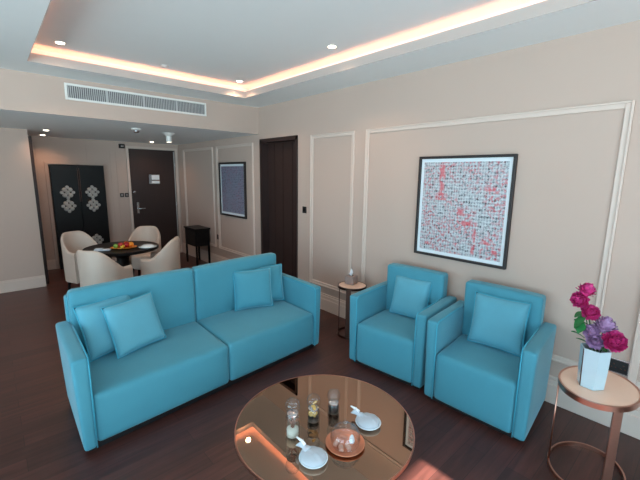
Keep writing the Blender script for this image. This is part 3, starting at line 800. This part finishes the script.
def dining_chair_proto():
    t = thing('dining_chair', '', 'chair', (0, 0, 0), 0, 'cream barrel chairs around the dining table')
    # plan path of the wrap-around back, front = -y
    path = []; R = .215
    for i in range(6): path.append((-R, -.17+.17*i/6))
    for i in range(21): a = pi-pi*i/20; path.append((R*cos(a), R*sin(a)))
    for i in range(1, 7): path.append((R, -.17*i/6))
    m = len(path); bm = bmesh.new(); secs = []
    for i, (x, y) in enumerate(path):
        s = abs(i-(m-1)/2)/((m-1)/2)
        f = min(1, max(0, (s-.16)/.62)); f = f*f*(3-2*f)
        zt = .87-.235*f
        a_, b_ = path[max(0, i-1)], path[min(m-1, i+1)]
        d = Vector((b_[0]-a_[0], b_[1]-a_[1], 0)).normalized(); nrm = Vector((-d.y, d.x, 0))
        c = Vector((x, y, 0)); back = max(0, y)/R
        fl = .05*(zt-.3)*back
        if nrm.dot(c) < 0: nrm = -nrm
        outline = []
        T = .045
        for (o_, z) in ((-.5, .22), (.5, .22), (.55, .40), (.5, .6 if zt > .62 else zt-.05), (.5, zt-.03), (.25, zt-.004), (0, zt), (-.25, zt-.004), (-.5, zt-.03), (-.5, .40)):
            outline.append(bm.verts.new(c+nrm*(T*o_+fl*(z-.2))*1+Vector((0, 0, z))))
        secs.append(outline)
    for A, B in zip(secs[:-1], secs[1:]):
        for k_ in range(10): bm.faces.new((A[k_], A[(k_+1) % 10], B[(k_+1) % 10], B[k_]))
    bm.faces.new(secs[0]); bm.faces.new(secs[-1][::-1])
    link('wraparound_back', bm, M['cream'], t, True, angle=50)
    link('seat', L_([(0, .26), (.185, .26), (.192, .28), (.192, .43), (.175, .465), (.10, .475), (0, .478)], n=40, sx=1, sy=1.0), M['cream'], t, True)
    for (x, y) in ((-.14, -.13), (.14, -.13), (-.14, .13), (.14, .13)):
        bm = bmesh.new(); tube(bm, [(x*1.15, y*1.15, 0), (x, y, .27)], [.013, .022], 8); link('leg', bm, M['black'], t, True, angle=40)
    return t
proto = dining_chair_proto()
seats = [((.895, 4.66), -38, 'cream barrel dining chair nearest the sofa at left, its back to the camera'),
         ((1.595, 4.895), 42, 'cream barrel dining chair on the right of the table, seen from its side'),
         ((.905, 5.93), -125, 'cream barrel dining chair by the black tall cabinet, behind the nearest chair'),
         ((1.70, 5.90), 138, 'cream barrel dining chair facing the camera near the entry door')]
for i, ((x, y), a, lb) in enumerate(seats):
    c = proto if i == 0 else copy_tree(proto)
    # local -y (front) faces the table
    ang = math.atan2(TY-y, TX-x)+pi/2
    c.location = (x, y, 0); c.rotation_euler = (0, 0, ang+radians((-24, 8, 0, 0)[i])); c['label'] = lb
TT = .7425
fx, fy = 1.22, 5.08
t = thing('fruit_plate', 'oval orange fruit plate in the middle of the dining table', 'plate', (fx, fy, TT), radians(-20))
link('plate_body', L_([(0, 0), (.08, 0), (.15, .015), (.155, .02), (.148, .02), (.08, .006), (0, .006)], n=40, sy=.7), M['orange'], t, True)
FR = [('apple', -.03, .03, .034, 'red', 'red apple on the oval fruit plate'), ('apple', .035, .005, .036, 'red', 'larger red apple in the centre of the fruit plate'),
      ('orange', .085, .0, .034, 'orange', 'orange at the right of the fruit plate'), ('orange', .045, .062, .034, 'orange', 'orange at the back of the fruit plate'),
      ('lime', -.09, .01, .028, 'lime', 'green lime at the left of the fruit plate'), ('banana', -.02, -.055, .02, 'yellow', 'yellow banana at the front of the fruit plate'),
      ('plum', .0, .075, .027, 'plum', 'dark plum at the back of the fruit plate')]
for (nm, a, b, r_, m_, lb) in FR:
    t = thing(nm, lb, 'fruit', (fx+a, fy+b, TT+.010), random.uniform(0, 3), 'fruit on the oval plate')
    if nm == 'banana':
        bm = bmesh.new(); tube(bm, [(.075*cos(q), .05*sin(q)-.03, .018+.006*abs(q-1.57)) for q in [.35+.22*i for i in range(12)]], [.005, .011, .015, .017, .018, .018, .018, .018, .017, .014, .009, .004], 8)
    else:
        d_ = .12 if nm == 'apple' else .03
        bm = L_([(0, r_*d_*1.5)]+[(r_*sin(pi*i/12), r_-r_*cos(pi*i/12)*(1-d_*.3)) for i in range(1, 12)]+[(0, 2*r_-r_*d_*2)], n=20)
    link('fruit_body', bm, M[m_], t, True)
    bm = bmesh.new(); z0 = 2*r_-.006 if nm != 'banana' else .03
    if nm == 'banana': tube(bm, [(.070, -.012, .022), (.08, -.02, .03)], .004, 6)
    else: tube(bm, [(0, 0, z0-.004), (.002, .001, z0+.010)], .0018, 6)
    link('stalk', bm, M['stem'], t)
t = thing('covered_dish', 'white round dish with cover on the right side of the dining table', 'dish', (1.47, 4.95, TT))
link('plate_body', L_([(0, 0), (.07, 0), (.11, .014), (.105, .016), (.07, .006), (0, .006)], n=36), M['china'], t, True)
link('cover', L_([(.085, .0125), (.08, .025), (.05, .04), (0, .044), (0, .012)], n=36), M['china'], t, True)
t = thing('table_napkin', 'folded white napkin at the left edge of the dining table', 'napkin', (.985, 5.10, TT), radians(-25))
link('napkin_fold', rbox(bmesh.new(), (-.09, -.05, 0), (.09, .05, .014), .006, (0, 0, .003), n=4), M['napkin'], t, True)
link('napkin_top_fold', rbox(bmesh.new(), (-.085, -.045, .0135), (.0, .045, .026), .005, (0, 0, .003), n=3), M['napkin'], t, True)

# ------------------------------------------------------------------ tall black cabinet with silver ornaments
cb = thing('tall_cabinet', 'tall black lacquer two-door cabinet with silver ornaments', 'cabinet', (1.218, YB-.006, 0))
cw = .405; cd = .10
link('cabinet_body', bx((-cw, -cd, 0), (cw, 0, 1.815), .004, 1), M['black'], cb)
def ornament(bm, cx, cz, y):
    rr = .037
    rows = {2: [0], 1.05: [-1, 1], 0: [-2, 0, 2], -1.05: [-1, 1], -2: [0]}
    for rz_, xs in rows.items():
        for xx in xs:
            r_ = bmesh.ops.create_cone(bm, cap_ends=True, segments=10, radius1=rr*(1.05 if abs(rz_) < 2 and abs(xx) < 2 else .8), radius2=rr*.6, depth=.012,
                matrix=Matrix.Translation((cx+xx*.042, y-.006, cz+rz_*.046)) @ Matrix.Rotation(radians(90), 4, 'X'))
for s in (-1, 1):
    a, b = sorted((s*.004, s*(cw-.006)))
    d_ = link('cabinet_door', bx((a, -cd-.018, .03), (b, -cd-.0005, 1.80), .003, 1), M['black'], cb)
    cx = s*.187
    for cz in (1.345, 1.11, .46, .225):
        bm = bmesh.new(); ornament(bm, cx, cz, -cd-.0175); link('ornament', bm, M['silver'], d_)
    bm = bmesh.new(); box(bm, (s*.012-.003, -cd-.030, 1.18), (s*.012+.003, -cd-.0175, 1.77)); link('door_pull', bm, M['bronze'], d_)
# black console near the entrance
cs = thing('side_cabinet', 'small black side cabinet on legs against the dining wall near the entry door', 'side cabinet', (2.88, 6.66, 0))
link('cabinet_body', bx((-.135, -.24, .36), (.135, .24, .67), .004, 1), M['black'], cs)
link('cabinet_top', bx((-.15, -.26, .6705), (.15, .26, .695), .003, 1), M['black'], cs)
link('drawer', bx((-.142, -.22, .39), (-.1352, .22, .64), .002, 1), M['blackmatt'], cs)
for (x, y) in ((-.12, -.225), (.12, -.225), (-.12, .225), (.12, .225)):
    link('leg', bx((x-.015, y-.015, 0), (x+.015, y+.015, .36), .002, 1), M['black'], cs)

# ------------------------------------------------------------------ light
W = bpy.data.worlds.new('World'); S.world = W; W.use_nodes = True
bg = W.node_tree.nodes['Background']; bg.inputs[1].default_value = 6.0
# pale sky above, lower half made brighter as added fill for the ceilings
_n = W.node_tree.nodes; _l = W.node_tree.links
_tc = _n.new('ShaderNodeTexCoord'); _sx = _n.new('ShaderNodeSeparateXYZ'); _l.new(_tc.outputs['Generated'], _sx.inputs[0])
_mr = _n.new('ShaderNodeMapRange'); _mr.inputs[1].default_value = -.15; _mr.inputs[2].default_value = .1; _l.new(_sx.outputs[2], _mr.inputs[0])
_mx = _n.new('ShaderNodeMix'); _mx.data_type = 'RGBA'; _l.new(_mr.outputs[0], _mx.inputs[0])
_mx.inputs[6].default_value = (1.30, 1.72, 1.88, 1); _mx.inputs[7].default_value = (.56, .83, 1.0, 1)
_l.new(_mx.outputs[2], bg.inputs[0])
def portal(loc, rot, sx, sy):
    l = bpy.data.lights.new('sky_portal', 'AREA'); l.shape = 'RECTANGLE'; l.size = sx; l.size_y = sy; l.cycles.is_portal = True
    o = bpy.data.objects.new('sky_portal', l); COL.objects.link(o); o.location = loc; o.rotation_euler = rot
for (a0, a1, z0, z1) in WINN: portal(((a0+a1)/2, YW-.22, (z0+z1)/2), (radians(90), 0, 0), a1-a0, z1-z0)   # faces +y
for (a0, a1, z0, z1) in WINW: portal((XW-.22, (a0+a1)/2, (z0+z1)/2), (radians(90), 0, radians(-90)), a1-a0, z1-z0)
for o in [o for o in COL.objects if o.name.startswith('sky_portal')]:
    pass
sun = bpy.data.lights.new('sun', 'SUN'); sun.energy = 60; sun.angle = radians(.6); sun.color = (1, .93, .84)
so = bpy.data.objects.new('sun', sun); COL.objects.link(so)
dirv = Vector((0.0, 1.652, -1.0)).normalized()
so.rotation_euler = dirv.to_track_quat('-Z', 'Y').to_euler(); so.location = (0, -6, 6)
def spot(x, y, z, e, ang=100, col=(1, .80, .58)):
    l = bpy.data.lights.new('downlight_and_fill', 'SPOT'); l.energy = e; l.spot_size = radians(ang); l.spot_blend = .8; l.shadow_soft_size = .03; l.color = col
    o = bpy.data.objects.new('downlight_and_fill', l); COL.objects.link(o); o.location = (x, y, z-.02)
for d in DL[:3]: spot(d[0], d[1], d[2], 26, 130, (1, .62, .38))
for d in DL[3:]: spot(d[0], d[1], d[2], 14, 140, (1, .56, .34))
spot(2.07, 5.62, HS-.135, 10, 130, (1, .58, .36)); spot(-1.2, 5.6, HS, 30, 150, (1, .58, .36))  # last spot: added unseen fill without a fitting, brightens the short left wall

# ------------------------------------------------------------------ camera
cam = bpy.data.cameras.new('camera'); co = bpy.data.objects.new('camera', cam); COL.objects.link(co)
yaw, pitch, roll = radians(42.2477), radians(10.1142), radians(.71565)
f = Vector((sin(yaw)*cos(pitch), cos(yaw)*cos(pitch), -sin(pitch))); r = Vector((cos(yaw), -sin(yaw), 0)); u = r.cross(f)
r2 = r*cos(roll)+u*sin(roll); u2 = -r*sin(roll)+u*cos(roll)
co.matrix_world = Matrix(((r2.x, u2.x, -f.x, 0), (r2.y, u2.y, -f.y, 0), (r2.z, u2.z, -f.z, 1.70), (0, 0, 0, 1)))
cam.sensor_width = 36; cam.lens = 364.7/640*36; cam.clip_start = .05
S.camera = co
S.cycles.use_denoising = True
S.cycles.max_bounces = 10; S.cycles.diffuse_bounces = 6; S.cycles.transparent_max_bounces = 16
S.cycles.sample_clamp_indirect = 6
S.view_settings.view_transform = 'Standard'; S.view_settings.look = 'None'; S.view_settings.gamma = 1
S.view_settings.exposure = -0.28
